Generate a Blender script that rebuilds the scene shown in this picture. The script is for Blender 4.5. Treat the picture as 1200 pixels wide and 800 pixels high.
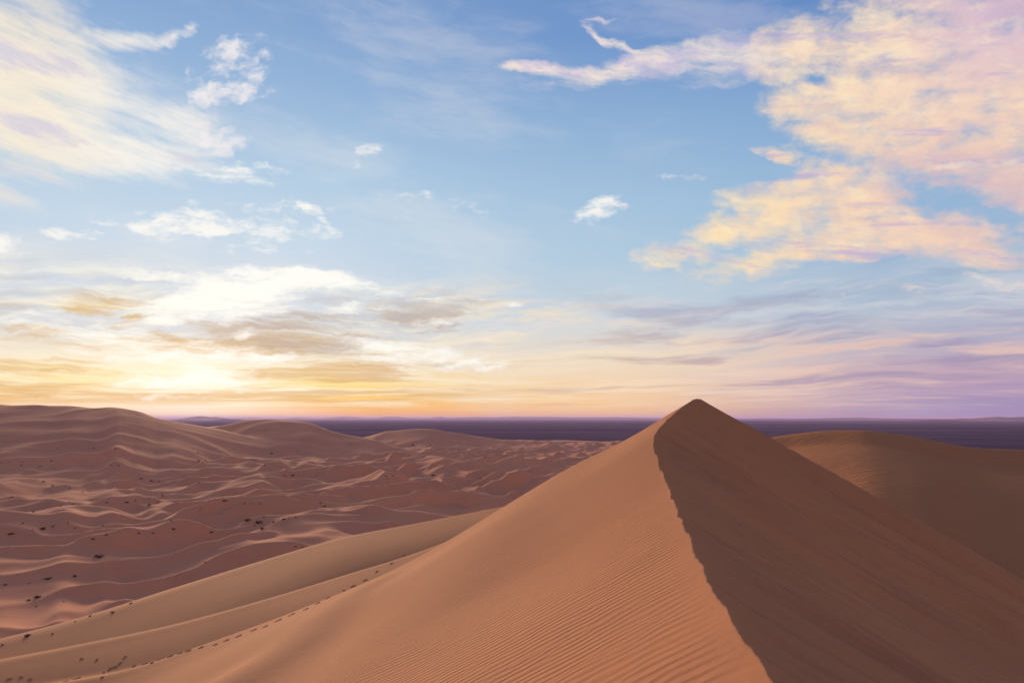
import bpy, math, random
import numpy as np
from math import radians as R, degrees as D
from mathutils import Vector, Matrix, Quaternion

random.seed(7)
np.random.seed(7)
scene = bpy.context.scene
for o in list(bpy.data.objects):
    bpy.data.objects.remove(o, do_unlink=True)
col = scene.collection

# ------------------------------------------------------------------ camera
FOC = 811.0                       # focal length in pixels of the 1200 px wide photograph
PITCH = math.atan(90.0 / FOC)
cam_d = bpy.data.cameras.new('camera')
cam_d.sensor_width = 36.0
cam_d.lens = 36.0 * FOC / 1200.0
cam_d.clip_start = 0.1
cam_d.clip_end = 300000.0
cam = bpy.data.objects.new('camera', cam_d)
cam.location = (0, 0, 0)
cam.rotation_euler = (R(90) + PITCH, 0, 0)
col.objects.link(cam)
scene.camera = cam


def ray(px, py):
    a = (px - 600) / FOC
    b = (400 - py) / FOC
    return (a, math.cos(PITCH) - b * math.sin(PITCH), math.sin(PITCH) + b * math.cos(PITCH))


def P(px, py, y):
    """a world point seen at that pixel at the distance y in front of the camera"""
    r = ray(px, py)
    return (r[0] / r[1] * y, y, r[2] / r[1] * y)


def azel(px, py):
    r = ray(px, py)
    return (D(math.atan2(r[0], r[1])), D(math.atan2(r[2], math.hypot(r[0], r[1]))))


# ------------------------------------------------------------------ view, sun
vs = scene.view_settings
vs.view_transform = 'Standard'
vs.look = 'None'
vs.gamma = 1.0
vs.use_curve_mapping = False
vs.exposure = 0.2
scene.render.engine = 'CYCLES'
scene.cycles.max_bounces = 5
scene.cycles.volume_bounces = 1
scene.cycles.use_denoising = True

SUN_AZ, SUN_EL = -25.5, 7.0       # degrees: left of the view axis, just above the dunes
sd = bpy.data.lights.new('sun', 'SUN')
sd.energy = 4.3
sd.angle = R(12)
sd.color = (1.0, 0.66, 0.40)
sun = bpy.data.objects.new('sun', sd)
_s = Vector((math.sin(R(SUN_AZ)) * math.cos(R(SUN_EL)), math.cos(R(SUN_AZ)) * math.cos(R(SUN_EL)), math.sin(R(SUN_EL))))
sun.rotation_euler = _s.to_track_quat('Z', 'Y').to_euler()
sun.location = _s * 50
col.objects.link(sun)

# ------------------------------------------------------------------ world: evening sky with clouds
world = bpy.data.worlds.new('World')
scene.world = world
world.use_nodes = True


def lin(c):
    return tuple((v / 255 / 12.92 if v / 255 <= .04045 else ((v / 255 + .055) / 1.055) ** 2.4) for v in c) + (1.0,)


class NT:
    def __init__(s, tree):
        s.t = tree
        s.n = tree.nodes
        s.l = tree.links

    def put(s, sock, v):
        if isinstance(v, bpy.types.NodeSocket):
            s.l.new(v, sock)
        elif v is not None:
            sock.default_value = v

    def m(s, op, a, b=None, c=None, clamp=False):
        n = s.n.new('ShaderNodeMath')
        n.operation = op
        n.use_clamp = clamp
        for i, v in enumerate((a, b, c)):
            if v is not None:
                s.put(n.inputs[i], v)
        return n.outputs[0]

    def add(s, a, b): return s.m('ADD', a, b)
    def sub(s, a, b): return s.m('SUBTRACT', a, b)
    def mul(s, a, b): return s.m('MULTIPLY', a, b)

    def xyz(s, x, y, z=0.0):
        n = s.n.new('ShaderNodeCombineXYZ')
        for i, v in enumerate((x, y, z)):
            s.put(n.inputs[i], v)
        return n.outputs[0]

    def sep(s, v):
        n = s.n.new('ShaderNodeSeparateXYZ')
        s.put(n.inputs[0], v)
        return n.outputs

    def vm(s, op, a, b=None):
        n = s.n.new('ShaderNodeVectorMath')
        n.operation = op
        s.put(n.inputs[0], a)
        if b is not None:
            s.put(n.inputs[1], b)
        return n.outputs[0]

    def smooth(s, v, lo, hi, to0=0.0, to1=1.0, kind='SMOOTHSTEP'):
        n = s.n.new('ShaderNodeMapRange')
        n.interpolation_type = kind
        s.put(n.inputs['Value'], v)
        for k, x in (('From Min', lo), ('From Max', hi), ('To Min', to0), ('To Max', to1)):
            n.inputs[k].default_value = x
        return n.outputs[0]

    def mapping(s, v, loc=(0, 0, 0), rot=0.0, scale=(1, 1, 1), kind='POINT'):
        n = s.n.new('ShaderNodeMapping')
        n.vector_type = kind
        s.put(n.inputs['Vector'], v)
        n.inputs['Location'].default_value = loc
        n.inputs['Rotation'].default_value = (0, 0, rot)
        n.inputs['Scale'].default_value = scale
        return n.outputs[0]

    def noise(s, v, scale, detail=6, rough=.55, lac=2.0, dist=0.0, out=0, dim='3D'):
        n = s.n.new('ShaderNodeTexNoise')
        n.noise_dimensions = dim
        s.put(n.inputs['Vector'], v)
        n.inputs['Scale'].default_value = scale
        n.inputs['Detail'].default_value = detail
        n.inputs['Roughness'].default_value = rough
        n.inputs['Lacunarity'].default_value = lac
        n.inputs['Distortion'].default_value = dist
        return n.outputs[out]

    def mix(s, f, a, b, kind='MIX'):
        n = s.n.new('ShaderNodeMix')
        n.data_type = 'RGBA'
        n.blend_type = kind
        s.put(n.inputs[0], f)
        s.put(n.inputs[6], a)
        s.put(n.inputs[7], b)
        return n.outputs[2]

    def ramp(s, f, stops, interp='EASE'):
        n = s.n.new('ShaderNodeValToRGB')
        s.put(n.inputs[0], f)
        cr = n.color_ramp
        cr.interpolation = interp
        while len(cr.elements) < len(stops):
            cr.elements.new(0.5)
        for e, (p, c) in zip(cr.elements, stops):
            e.position = p
        for e, (p, c) in zip(cr.elements, stops):
            e.color = c
        return n.outputs[0]


def build_world():
    W = NT(world.node_tree)
    W.n.clear()
    tc = W.n.new('ShaderNodeTexCoord')
    dx, dy, dz = W.sep(tc.outputs['Generated'])[:3]
    az = W.mul(W.m('ARCTAN2', dx, dy), 180 / math.pi)
    el = W.mul(W.m('ARCSINE', W.m('MINIMUM', dz, 1.0)), 180 / math.pi)
    A = W.xyz(az, el, 0.0)
    # closeness in azimuth to the sun: 0 near, 1 far round
    c = W.m('COSINE', W.mul(W.sub(az, SUN_AZ), math.pi / 180))
    ang = W.m('ARCCOSINE', c)                       # radians
    angd = W.mul(ang, 180 / math.pi)
    fe = W.m('DIVIDE', el, 90.0, clamp=True)

    def rp(st):
        return W.ramp(fe, [(e / 90.0, lin(cc)) for e, cc in st], 'LINEAR')
    left = rp([(0, (255, 160, 0)), (1.3, (255, 192, 30)), (2.8, (253, 220, 120)), (4.3, (240, 226, 200)), (6.3, (208, 212, 218)), (10, (200, 214, 230)), (14, (194, 214, 232)), (19, (176, 204, 228)), (25, (150, 182, 218)), (30, (132, 166, 210)), (45, (98, 134, 188)), (80, (58, 90, 148))])
    cen = rp([(0, (244, 188, 138)), (1.2, (252, 206, 148)), (2.8, (246, 214, 176)), (5, (238, 222, 200)), (8, (206, 215, 222)), (12, (180, 205, 224)), (17, (166, 196, 222)), (23, (145, 179, 215)), (30, (112, 150, 203)), (45, (94, 130, 184)), (80, (52, 84, 144))])
    right = rp([(0, (150, 138, 184)), (1.6, (172, 150, 186)), (3.2, (196, 166, 184)), (5.5, (176, 174, 196)), (8, (168, 186, 206)), (12, (156, 184, 212)), (17, (146, 180, 214)), (24, (122, 162, 208)), (30, (92, 136, 194)), (45, (88, 122, 176)), (80, (48, 78, 138))])
    back = rp([(0, (170, 142, 156)), (4, (206, 168, 170)), (9, (218, 184, 176)), (18, (192, 178, 182)), (40, (130, 136, 166)), (80, (78, 98, 148))])
    base = W.mix(W.smooth(angd, 5, 36), left, cen)
    base = W.mix(W.smooth(angd, 32, 60), base, right)
    base = W.mix(W.smooth(angd, 62, 130), base, back)
    # glow round the sun, behind thin cloud
    gx = W.m('DIVIDE', W.sub(az, azel(225, 440)[0]), 8.5)
    gy = W.m('DIVIDE', W.sub(el, 1.6), 2.4)
    g = W.m('POWER', 2.718, W.mul(W.add(W.mul(gx, gx), W.mul(gy, gy)), -1.0))
    base = W.mix(W.mul(g, 0.85), base, lin((255, 254, 238)))
    gx = W.m('DIVIDE', W.sub(az, azel(290, 350)[0]), 9.0)
    gy = W.m('DIVIDE', W.sub(el, azel(290, 350)[1]), 4.5)
    g2 = W.m('POWER', 2.718, W.mul(W.add(W.mul(gx, gx), W.mul(gy, gy)), -1.0))
    base = W.mix(W.mul(g2, 0.15), base, lin((250, 250, 246)))

    # ---- helpers for clouds: strokes given by where they stand in the sky
    def warped(scale, ax, ay, det=4):
        w_ = W.vm('MULTIPLY', W.vm('SUBTRACT', W.noise(A, scale, det, .58, out=1), (0.5, 0.5, 0.5)), (ax, ay, 0.0))
        return W.vm('ADD', A, w_)
    AW = warped(.14, 3.6, 1.5, 3)
    AC = warped(.09, 2.5, .9, 2)
    AG = warped(.30, 2.2, 1.4)
    AS = warped(.55, 2.2, 1.1)

    def strokes(lst, vec):
        acc = None
        for s_ in lst:
            (x0, y0), (x1, y1), w = s_[:3]
            amp = s_[3] if len(s_) > 3 else 1.0
            a0, a1 = azel(x0, y0), azel(x1, y1)
            cx, cy = (a0[0] + a1[0]) / 2, (a0[1] + a1[1]) / 2
            ln = math.hypot(a1[0] - a0[0], a1[1] - a0[1]) / 2
            rot = math.atan2(a1[1] - a0[1], a1[0] - a0[0])
            k = D(1 / FOC) * 0.88
            mp = W.mapping(vec, (cx, cy, 0), rot, (ln * 1.25 + w * k * .8, w * k * 1.6, 1.0), 'TEXTURE')
            gt = W.n.new('ShaderNodeTexGradient')
            gt.gradient_type = 'SPHERICAL'
            W.put(gt.inputs[0], mp)
            f = W.m('POWER', gt.outputs['Fac'], 0.7)
            f = W.m('SUBTRACT', 1.0, W.mul(f, amp) if amp != 1 else f)
            acc = f if acc is None else W.mul(acc, f)
        return W.m('SUBTRACT', 1.0, acc)

    def fibre(rot, sx, sy, scale, detail=8, rough=.62, dist=0.0, vec=None):
        """fbm noise drawn out along one direction"""
        v = W.mapping(vec if vec is not None else AW, (0, 0, 0), rot, (1, 1, 1))
        v = W.vm('MULTIPLY', v, (sx, sy, 1.0))
        return W.noise(v, scale, detail, rough, dist=dist, dim='2D')

    colr = base
    # ---- faint high veil everywhere
    n0 = fibre(R(6), .22, 1.0, .18, 8, .62)
    veil = W.smooth(n0, .47, .76)
    colr = W.mix(W.mul(veil, .26), colr, W.mix(W.smooth(angd, 10, 70), lin((246, 240, 232)), lin((206, 196, 216))))

    # ---- layered stratus above the horizon (flat sheets seen nearly edge on)
    lel = W.m('LOGARITHM', W.add(W.m('MAXIMUM', el, 0.0), 1.6), 2.71828)
    wn = W.noise(W.xyz(W.mul(az, .05), W.mul(lel, .8), 1.0), 1.0, 4, .55)
    ly = W.add(W.mul(lel, 4.2), W.mul(W.sub(wn, .5), 2.0))
    lay = W.xyz(W.mul(az, .075), W.mul(W.add(ly, W.mul(az, -.010)), 1.35), 3.0)
    n1 = W.noise(lay, 1.0, 10, .64)
    n2 = W.noise(W.vm('ADD', lay, (7.3, 2.2, 4.0)), .8, 10, .64)
    n3 = W.noise(W.vm('ADD', W.vm('MULTIPLY', lay, (1.0, 2.6, 1.0)), (1.3, 8.2, 4.0)), .9, 8, .62)
    band = W.mul(W.smooth(el, .4, 1.6), W.smooth(el, 8.0, 13.0, 1.0, 0.0))
    brt = W.mul(W.smooth(n1, .45, .62), band)
    lightc = W.mix(W.smooth(angd, 8, 30), lin((255, 248, 224)), lin((250, 228, 194)))
    lightc = W.mix(W.smooth(angd, 30, 54), lightc, lin((232, 196, 184)))
    lightc = W.mix(W.mul(W.smooth(angd, 26, 44), W.smooth(el, 5.5, 8.0)), lightc, lin((206, 210, 218)))
    colr = W.mix(W.mul(brt, .80), colr, lightc)
    drk = W.mul(W.mix(W.smooth(angd, 14, 34), W.smooth(n2, .46, .60), W.smooth(n2, .50, .66)), band)
    darkc = W.mix(W.smooth(angd, 8, 30), lin((214, 168, 96)), lin((206, 170, 150)))
    darkc = W.mix(W.smooth(angd, 28, 52), darkc, lin((158, 144, 178)))
    darkc = W.mix(W.smooth(el, 5, 9), darkc, W.mix(W.smooth(angd, 20, 45), lin((198, 198, 202)), lin((160, 166, 192))))
    colr = W.mix(W.mul(drk, .72), colr, darkc)
    fine = W.mul(W.mul(W.smooth(n3, .50, .68), band), W.smooth(angd, 70, 30))
    colr = W.mix(W.mul(fine, .35), colr, W.mix(W.smooth(angd, 14, 40), lin((255, 250, 232)), lin((226, 206, 206))))

    def layer(colr, mask, n, k, lo, hi, lit, shade, n_sh=None, sh_lo=.42, sh_hi=.66, opac=1.0):
        d = W.add(mask, W.mul(W.sub(n, .5), k))
        a = W.mul(W.smooth(d, lo, hi), W.smooth(mask, 0.0, .16))
        cc = lit if n_sh is None else W.mix(W.smooth(n_sh, sh_lo, sh_hi), lit, shade)
        return W.mix(W.mul(a, opac), colr, cc), a

    # ---- G1: bright streaky cirrus, upper left
    s1 = strokes([((-90, 120), (150, 75), 40, .85), ((-90, 50), (80, 110), 56, .85), ((-60, 100), (215, 150), 40, .8),
                  ((30, 165), (262, 205), 18, .9), ((-60, 140), (170, 180), 34, .9), ((200, 140), (255, 158), 12, .6), ((200, 160), (262, 178), 10, .7), ((95, 46), (185, 48), 8, .8),
                  ((180, 47), (222, 40), 6, .8), ((218, 42), (231, 30), 5, .8), ((-90, -10), (50, 20), 46, .6), ((150, 128), (235, 142), 16, .5),
                  ((-60, 205), (50, 240), 16, .5), ((30, 196), (150, 192), 12, .5), ((-80, -160), (20, -60), 90, .7)], AS)
    f1 = fibre(R(8), .055, 1.0, 1.3, 9, .66, vec=AC)
    f1b = fibre(R(11), .24, 1.0, .45, 9, .62, vec=AC)
    n = W.add(W.mul(f1, .28), W.mul(f1b, .72))
    lit1 = W.mix(W.smooth(az, -37, -28), lin((255, 240, 214)), lin((252, 246, 236)))
    colr, _ = layer(colr, s1, n, 2.2, .08, 1.15, lit1, lin((222, 214, 222)), f1b, .50, .70, .93)
    # ---- G2: feathery wisps right of it
    s2 = strokes([((245, 74), (300, 50), 14, .85), ((240, 104), (310, 96), 17, .8), ((225, 92), (248, 122), 12, .7),
                  ((236, 168), (292, 164), 11, .95), ((226, 146), (244, 162), 12, .75), ((306, 60), (320, 64), 6, .6), ((230, 120), (248, 140), 10, .5), ((275, 118), (290, 108), 8, .6)], AS)
    f2 = W.noise(W.vm('MULTIPLY', W.mapping(AS, rot=R(-22)), (.55, 1.15, 1)), .85, 9, .60, dim='2D')
    colr, _ = layer(colr, s2, f2, 2.5, .16, 1.15, lin((244, 238, 238)), None, None, opac=.88)
    # ---- G3: little clouds and thin streaks in the blue
    s3 = strokes([((418, 180), (448, 173), 7, .85), ((410, 190), (424, 188), 5, .5), ((676, 256), (734, 238), 10, .95), ((684, 244), (720, 234), 7, .6), ((592, 356), (610, 357), 4, .9),
                  ((225, 198), (335, 198), 8, .65), ((230, 210), (320, 214), 6, .6), ((125, 263), (262, 270), 6, .95), ((195, 258), (260, 262), 12, .8),
                  ((190, 262), (400, 268), 26, .55), ((345, 232), (376, 252), 5, .8), ((372, 250), (388, 268), 5, .6), ((45, 271), (125, 275), 5, .8),
                  ((-30, 284), (26, 292), 12, 1.0), ((-60, 325), (60, 312), 8, .5), ((120, 318), (300, 332), 7, .85), ((760, 207), (830, 211), 4, .4),
                  ((1118, 323), (1195, 336), 5, .8), ((1050, 336), (1085, 342), 6, .55), ((920, 335), (1000, 345), 7, .3), ((440, 235), (580, 250), 18, .25)], AS)
    f3 = fibre(R(-3), .35, 1.0, 1.0, 9, .66, vec=AS)
    lit3 = W.mix(W.smooth(az, 4, 26), lin((253, 250, 243)), lin((247, 224, 210)))
    colr, _ = layer(colr, s3, f3, 2.3, .20, 1.05, lit3, None, None, opac=.88)
    # ---- G5: dazzling white bank above the sun with darker streaks by its side
    s5d = strokes([((250, 402), (430, 400), 9, .8), ((300, 370), (450, 388), 22, .5), ((455, 376), (530, 368), 12, 1.0),
                   ((400, 348), (560, 354), 14, .75), ((430, 362), (500, 356), 8, .7), ((498, 384), (540, 381), 7, .6), ((40, 345), (200, 356), 6, .8), ((60, 360), (140, 362), 5, .8), ((145, 371), (175, 373), 4, .9), ((125, 380), (165, 380), 4, .9), ((172, 392), (210, 394), 7, .9),
                   ((205, 380), (300, 396), 8, .7), ((240, 385), (330, 380), 9, .6), ((330, 408), (460, 414), 6, .7), ((480, 425), (555, 427), 4, .8), ((0, 458), (130, 452), 6, .6), ((0, 432), (120, 427), 6, .5), ((0, 385), (70, 395), 12, .45)], AS)
    f5 = fibre(R(2), .09, 1.0, 1.5, 9, .66, vec=AS)
    dc = W.mix(W.smooth(az, -32, -18), lin((214, 172, 100)), lin((186, 166, 152)))
    dc = W.mix(W.smooth(el, 7.5, 10.5), dc, lin((198, 196, 200)))
    colr, _ = layer(colr, s5d, f5, 2.3, .12, 1.0, dc, None, None, opac=.78)
    s5 = strokes([((330, 320), (420, 328), 9, 1.0), ((225, 352), (345, 336), 24, 1.0), ((250, 345), (330, 332), 14, .9), ((160, 376), (250, 348), 14, .9), ((340, 322), (430, 336), 8, .8),
                  ((380, 364), (425, 360), 6, .9), ((480, 379), (525, 378), 5, .8), ((270, 392), (300, 392), 5, .8), ((440, 345), (520, 350), 5, .5), ((120, 410), (330, 418), 12, .7),
                  ((400, 418), (600, 428), 8, .6), ((150, 450), (300, 445), 14, .8), ((380, 395), (560, 418), 8, .7), ((0, 375), (180, 400), 12, .5)], AS)
    colr, _ = layer(colr, s5, fibre(R(-4), .2, 1.0, 1.2, 9, .66, vec=AS), 2.1, .05, .9, lin((255, 253, 246)), None, None, opac=.96)
    # ---- G6: the great cream cloud, upper right
    s6 = strokes([((890, 70), (960, 52), 26, .9), ((940, 66), (1290, 84), 48, .85), ((960, 110), (1290, 120), 50, .85),
                  ((1010, 60), (1300, 10), 50, .85), ((1090, 20), (1300, -80), 70, .85), ((960, 150), (1290, 180), 42, .85), ((1040, 178), (1290, 235), 26, .9), ((888, 172), (930, 187), 6, .9),
                  ((905, 128), (1000, 140), 20, .75), ((752, 303), (880, 266), 16, .9), ((846, 232), (1010, 222), 13, .8), ((850, 252), (1000, 272), 28, .85), ((815, 318), (930, 306), 13, .8), ((940, 264), (1080, 264), 26, .85), ((930, 290), (1040, 285), 14, .8),
                  ((1060, 280), (1215, 302), 15, .85), ((950, 205), (1030, 250), 20, .8), ((1190, 265), (1290, 300), 10, .6), ((1090, 262), (1160, 270), 14, .7), ((965, 15), (1060, 25), 10, .4), ((1150, 215), (1290, 240), 16, .6), ((960, 215), (1060, 262), 26, .8), ((1010, 250), (1150, 275), 22, .7), ((900, 240), (980, 215), 18, .7)], AS)
    hole = strokes([((1050, 208), (1140, 214), 9, .8), ((1060, 228), (1185, 246), 14, .8), ((930, 92), (990, 102), 5, .5)], AS)
    s6 = W.sub(s6, W.mul(hole, .62))
    P6 = W.vm('MULTIPLY', W.mapping(AG, rot=R(9)), (.50, 1.0, 1))
    f6 = W.noise(P6, .60, 10, .60, dim='2D')
    f6s = W.noise(W.vm('ADD', P6, (-.2, -.5, 0)), .42, 5, .58, dim='2D')
    f6b = fibre(R(10), .12, 1.0, .75, 9, .64, vec=AC)
    lit6 = W.mix(W.smooth(el, 17, 30), W.mix(W.smooth(az, 14, 34), lin((255, 228, 182)), lin((246, 210, 186))), lin((253, 226, 196)))
    lit6 = W.mix(W.smooth(az, 2, 16), lin((248, 230, 220)), lit6)
    top = W.mul(W.smooth(az, 29, 37), W.smooth(el, 19, 27))
    lit6 = W.mix(W.mul(top, .8), lit6, lin((218, 188, 212)))
    f6r = W.noise(P6, .42, 5, .58, dim='2D')
    nn6 = W.add(W.mul(f6, .70), W.mul(f6b, .30))
    colr, a6 = layer(colr, s6, nn6, 2.7, -.02, 1.12, lit6, lin((200, 184, 210)), f6b, .52, .74, .97)
    colr = W.mix(W.mul(W.mul(hole, a6), .55), colr, lin((176, 168, 200)))
    lav = strokes([((1040, 205), (1300, 225), 26, .9), ((1060, 235), (1300, 262), 24, .8), ((1090, -30), (1300, 50), 40, .8)], AS)
    colr = W.mix(W.mul(W.mul(lav, a6), W.smooth(f6r, .35, .62, .15, .75)), colr, lin((196, 172, 200)))
    # relief: flanks of the billows turned to the low sun are creamier, the others mauve
    rel = W.sub(f6r, f6s)
    colr = W.mix(W.mul(W.mul(W.smooth(rel, .0, .22), a6), .45), colr, lin((255, 238, 200)))
    colr = W.mix(W.mul(W.mul(W.smooth(rel, .0, -.22), a6), .42), colr, lin((208, 180, 190)))

    # its long thin arm reaching left, combed smooth
    s7 = strokes([((582, 76), (640, 80), 5, .85), ((600, 77), (705, 86), 7, .8), ((680, 92), (770, 66), 10, .8), ((730, 78), (840, 56), 12, .8), ((820, 52), (925, 60), 14, .8), ((780, 82), (900, 80), 16, .6), ((640, 92), (780, 88), 10, .5),
                  ((684, 28), (712, 50), 4, .8), ((700, 42), (752, 64), 4, .8), ((686, 24), (728, 22), 3, .6), ((600, 98), (680, 100), 8, .3)], AS)
    f7 = fibre(R(8), .14, 1.0, 1.6, 9, .66, vec=AS)
    f7b = fibre(R(10), .3, 1.0, .6, 8, .62, vec=AS)
    colr, _ = layer(colr, s7, W.add(W.mul(f7, .5), W.mul(f7b, .5)), 1.7, .12, 1.0, lin((250, 232, 218)), lin((214, 200, 220)), f7b, .48, .64, .92)

    # ---- the physical sky adds its own faint light on top
    sk = W.n.new('ShaderNodeTexSky')
    sk.sky_type = 'NISHITA'
    sk.sun_disc = False
    sk.sun_elevation = R(SUN_EL)
    sk.sun_rotation = R(SUN_AZ)
    bg1 = W.n.new('ShaderNodeBackground')
    W.put(bg1.inputs[0], colr)
    bg1.inputs[1].default_value = 1.0
    bg2 = W.n.new('ShaderNodeBackground')
    W.put(bg2.inputs[0], sk.outputs[0])
    bg2.inputs[1].default_value = 0.0
    ad = W.n.new('ShaderNodeAddShader')
    W.l.new(bg1.outputs[0], ad.inputs[0])
    W.l.new(bg2.outputs[0], ad.inputs[1])
    out = W.n.new('ShaderNodeOutputWorld')
    W.l.new(ad.outputs[0], out.inputs[0])
    bg2.inputs[1].default_value = 0.002
    bg1.inputs[1].default_value = 0.86


build_world()
world.cycles.sampling_method = 'MANUAL'
world.cycles.sample_map_resolution = 512

HAZE = 2.7e-5
# ------------------------------------------------------------------ noise in numpy
def _hash(ix, iy, seed):
    h = (ix.astype(np.int64) * 374761393 + iy.astype(np.int64) * 668265263 + seed * 1442695041) & 0xFFFFFFFF
    h = ((h ^ (h >> 13)) * 1274126177) & 0xFFFFFFFF
    return ((h ^ (h >> 16)) & 0xFFFF) / 65535.0 * (2 * math.pi)


def gn(x, y, seed=0):
    """gradient noise, about -0.7 .. 0.7"""
    ix = np.floor(x); iy = np.floor(y)
    fx = x - ix; fy = y - iy
    ux = fx * fx * fx * (fx * (fx * 6 - 15) + 10)
    uy = fy * fy * fy * (fy * (fy * 6 - 15) + 10)
    r = 0
    for a in (0, 1):
        for b in (0, 1):
            t = _hash(ix + a, iy + b, seed)
            g = np.cos(t) * (fx - a) + np.sin(t) * (fy - b)
            r = r + g * (ux if a else 1 - ux) * (uy if b else 1 - uy)
    return r


def fbm(x, y, seed=0, octs=4, gain=.5):
    s = 0; a = 1.0; k = 1.0
    for i in range(octs):
        s = s + a * gn(x * k, y * k, seed + 17 * i)
        a *= gain; k *= 2.03
    return s


def sstep(v, lo, hi):
    t = np.clip((v - lo) / (hi - lo), 0, 1)
    return t * t * (3 - 2 * t)


def smax(a, b, k):
    d = np.maximum(k - np.abs(a - b), 0) / k
    return np.maximum(a, b) + d * d * k * .25


# ------------------------------------------------------------------ the near dune: crest line up to its peak
_cr = [P(912, 800, 5.8), P(893, 770, 6.5), P(866, 735, 7.6), P(850, 708, 8.8), P(830, 672, 11), P(815, 640, 13.5), P(800, 605, 17), P(786, 572, 21.5),
       P(775, 545, 25.5), P(768, 525, 29), P(767, 510, 32), P(775, 498, 34.5), P(790, 484, 37.5), P(804, 473, 39.7), P(818, 466, 41.5)]
CR = np.array([(-7, -40, -5.0), (-2.5, -15, -2.6), (-.3, -5, -2.05), (1.0, 0, -2.0), (1.75, 3.4, -2.08)] + _cr +
              [(12.6, 43.2, .6), (15, 46, -1.0), (18.5, 50, -3.6), (26, 60, -10), (36, 75, -20), (60, 110, -34)])


def spline(xs, ys, q):
    """monotone-ish smooth interpolation (Catmull-Rom on uneven knots)"""
    m = np.gradient(ys, xs)
    i = np.clip(np.searchsorted(xs, q) - 1, 0, len(xs) - 2)
    h = xs[i + 1] - xs[i]
    t = np.clip((q - xs[i]) / h, 0, 1)
    t2, t3 = t * t, t * t * t
    return (2 * t3 - 3 * t2 + 1) * ys[i] + (t3 - 2 * t2 + t) * h * m[i] + (-2 * t3 + 3 * t2) * ys[i + 1] + (t3 - t2) * h * m[i + 1]


_ty = np.linspace(-40, 110, 1501)
_tx = np.interp(_ty, CR[:, 1], CR[:, 0]) * .35 + spline(CR[:, 1], CR[:, 0], _ty) * .65
_tz = np.interp(_ty, CR[:, 1], CR[:, 2]) * .35 + spline(CR[:, 1], CR[:, 2], _ty) * .65


def slope_profile(knots):
    d = np.linspace(0, 400, 4001)
    s = np.interp(d, [k[0] for k in knots], [k[1] for k in knots])
    p = np.concatenate([[0], np.cumsum((s[1:] + s[:-1]) / 2 * (d[1] - d[0]))])
    return lambda q: np.interp(q, d, p)


pL = slope_profile([(0, .52), (8, .55), (16, .52), (22, .46), (28, .34), (36, .22), (50, .25), (80, .3), (400, .3)])
pR = slope_profile([(0, .60), (12, .58), (24, .52), (32, .36), (42, .16), (60, .08), (400, .05)])


def lin_slope(s0, s1, w):
    return slope_profile([(0, s0), (w, s0), (w * 2, s1), (400, s1)])


def main_dune(x, y):
    xc = np.interp(y, _ty, _tx); zc = np.interp(y, _ty, _tz)
    inside = sstep(y, -5, 3) * (1 - sstep(y, 38, 42))
    # a ragged lip where the slip face keeps breaking away
    rag = np.abs(gn(y * .42, y * 0 + 3.3, 5)) * .13 + np.maximum(gn(y * .95, y * 0 + 1.3, 6), 0) * .06 * sstep(y, 5, 14) + gn(y * 3.1, y * 0 + 9.3, 8) * .04 + np.maximum(gn(y * 1.7, y * 0 + 4.3, 9), .1) * .05
    xr = xc + (rag - .08) * inside * np.clip(y / 14, .30, 1.3) * (1 - .8 * sstep(y, 28, 36))
    d = x - xr
    l = np.maximum(xc - x, 0); r = np.maximum(d, 0)
    cut = 0.10 * (1 - np.exp(-r / .35)) * inside * np.clip(.25 + gn(y * .5, y * 0 + 7, 12) * 1.6, 0, 1)     # small scarp under the lip
    zl = zc - pL(l) + np.maximum(x - xc, 0) * .45
    zl = zl - .25 * np.exp(-((l - 4) / 3.0) ** 2) * sstep(y, 12, 24)
    # broad, gentle waviness
    zl = zl + gn(x / 13, y / 15, 31) * .9 * sstep(l, 3, 14)
    zr = zc - pL(np.maximum(xc - xr, 0)) + np.maximum(xr - xc, 0) * .45 - pR(r) - cut
    fl = gn(y / 1.1 + x * .06, x / 26, 41) * .14 + np.maximum(gn(y / 1.7 + x * .05 + 9, x / 14, 48), .12) * .60 + gn(y / .42 + x * .10, x / 12, 42) * .035 + gn(y / 3.1 + x * .08, x / 30, 43) * .30
    gr = np.clip(1 - np.abs(gn(y / 2.4 + x * .035, x / 16, 49)) * 8, 0, 1) ** 1.5 * np.clip(gn(y / 6, x / 9, 50) * 2.2 + .35, 0, 1)
    gr = np.maximum(gr, np.clip(1 - np.abs(gn(y / .9 + x * .08, x / 9, 51)) * 7, 0, 1) ** 1.5 * np.clip(gn(y / 4, x / 6, 52) * 2.2 + .1, 0, 1) * .6)
    gr = gr * sstep(r, .15, 1.0) * (1 - sstep(r, 12, 24))
    zr = zr - gr * .16 + fl * sstep(r, .1, 3.5) * (1 - sstep(r, 14, 34)) + gn(x / 16, y / 12, 44) * .7 * sstep(r, 3, 12)
    return np.where(d < 0, zl, zr), l, r, np.where(d < 0, 0, gr)


def span(x, y, pts, near, far, soft=1.0, drop=0.0, fconst=None):
    """a long dune that crosses the view: its crest runs through pts from left to right; near side and far side profiles"""
    pts = np.array(sorted(pts, key=lambda p: p[0] / p[1]), float)
    ta = pts[:, 0] / pts[:, 1]
    fk = 1 / np.hypot(1, np.gradient(pts[:, 1], pts[:, 0]))
    yy = np.maximum(y, 1e-3)
    q = x / yy
    qc = np.clip(q, ta[0], ta[-1])
    yc = spline(ta, pts[:, 1], qc); zc = spline(ta, pts[:, 2], qc); f = np.interp(qc, ta, fk) if fconst is None else fconst
    d = (yy - yc) * f
    dd = np.sqrt(d * d + soft * soft) - soft
    z = zc - np.where(d < 0, near(dd), far(dd))
    out = np.maximum(q - ta[-1], ta[0] - q)
    z = z - np.maximum(out, 0) * yc * drop
    return np.where(y <= 0.5, -200.0, z)


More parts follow.
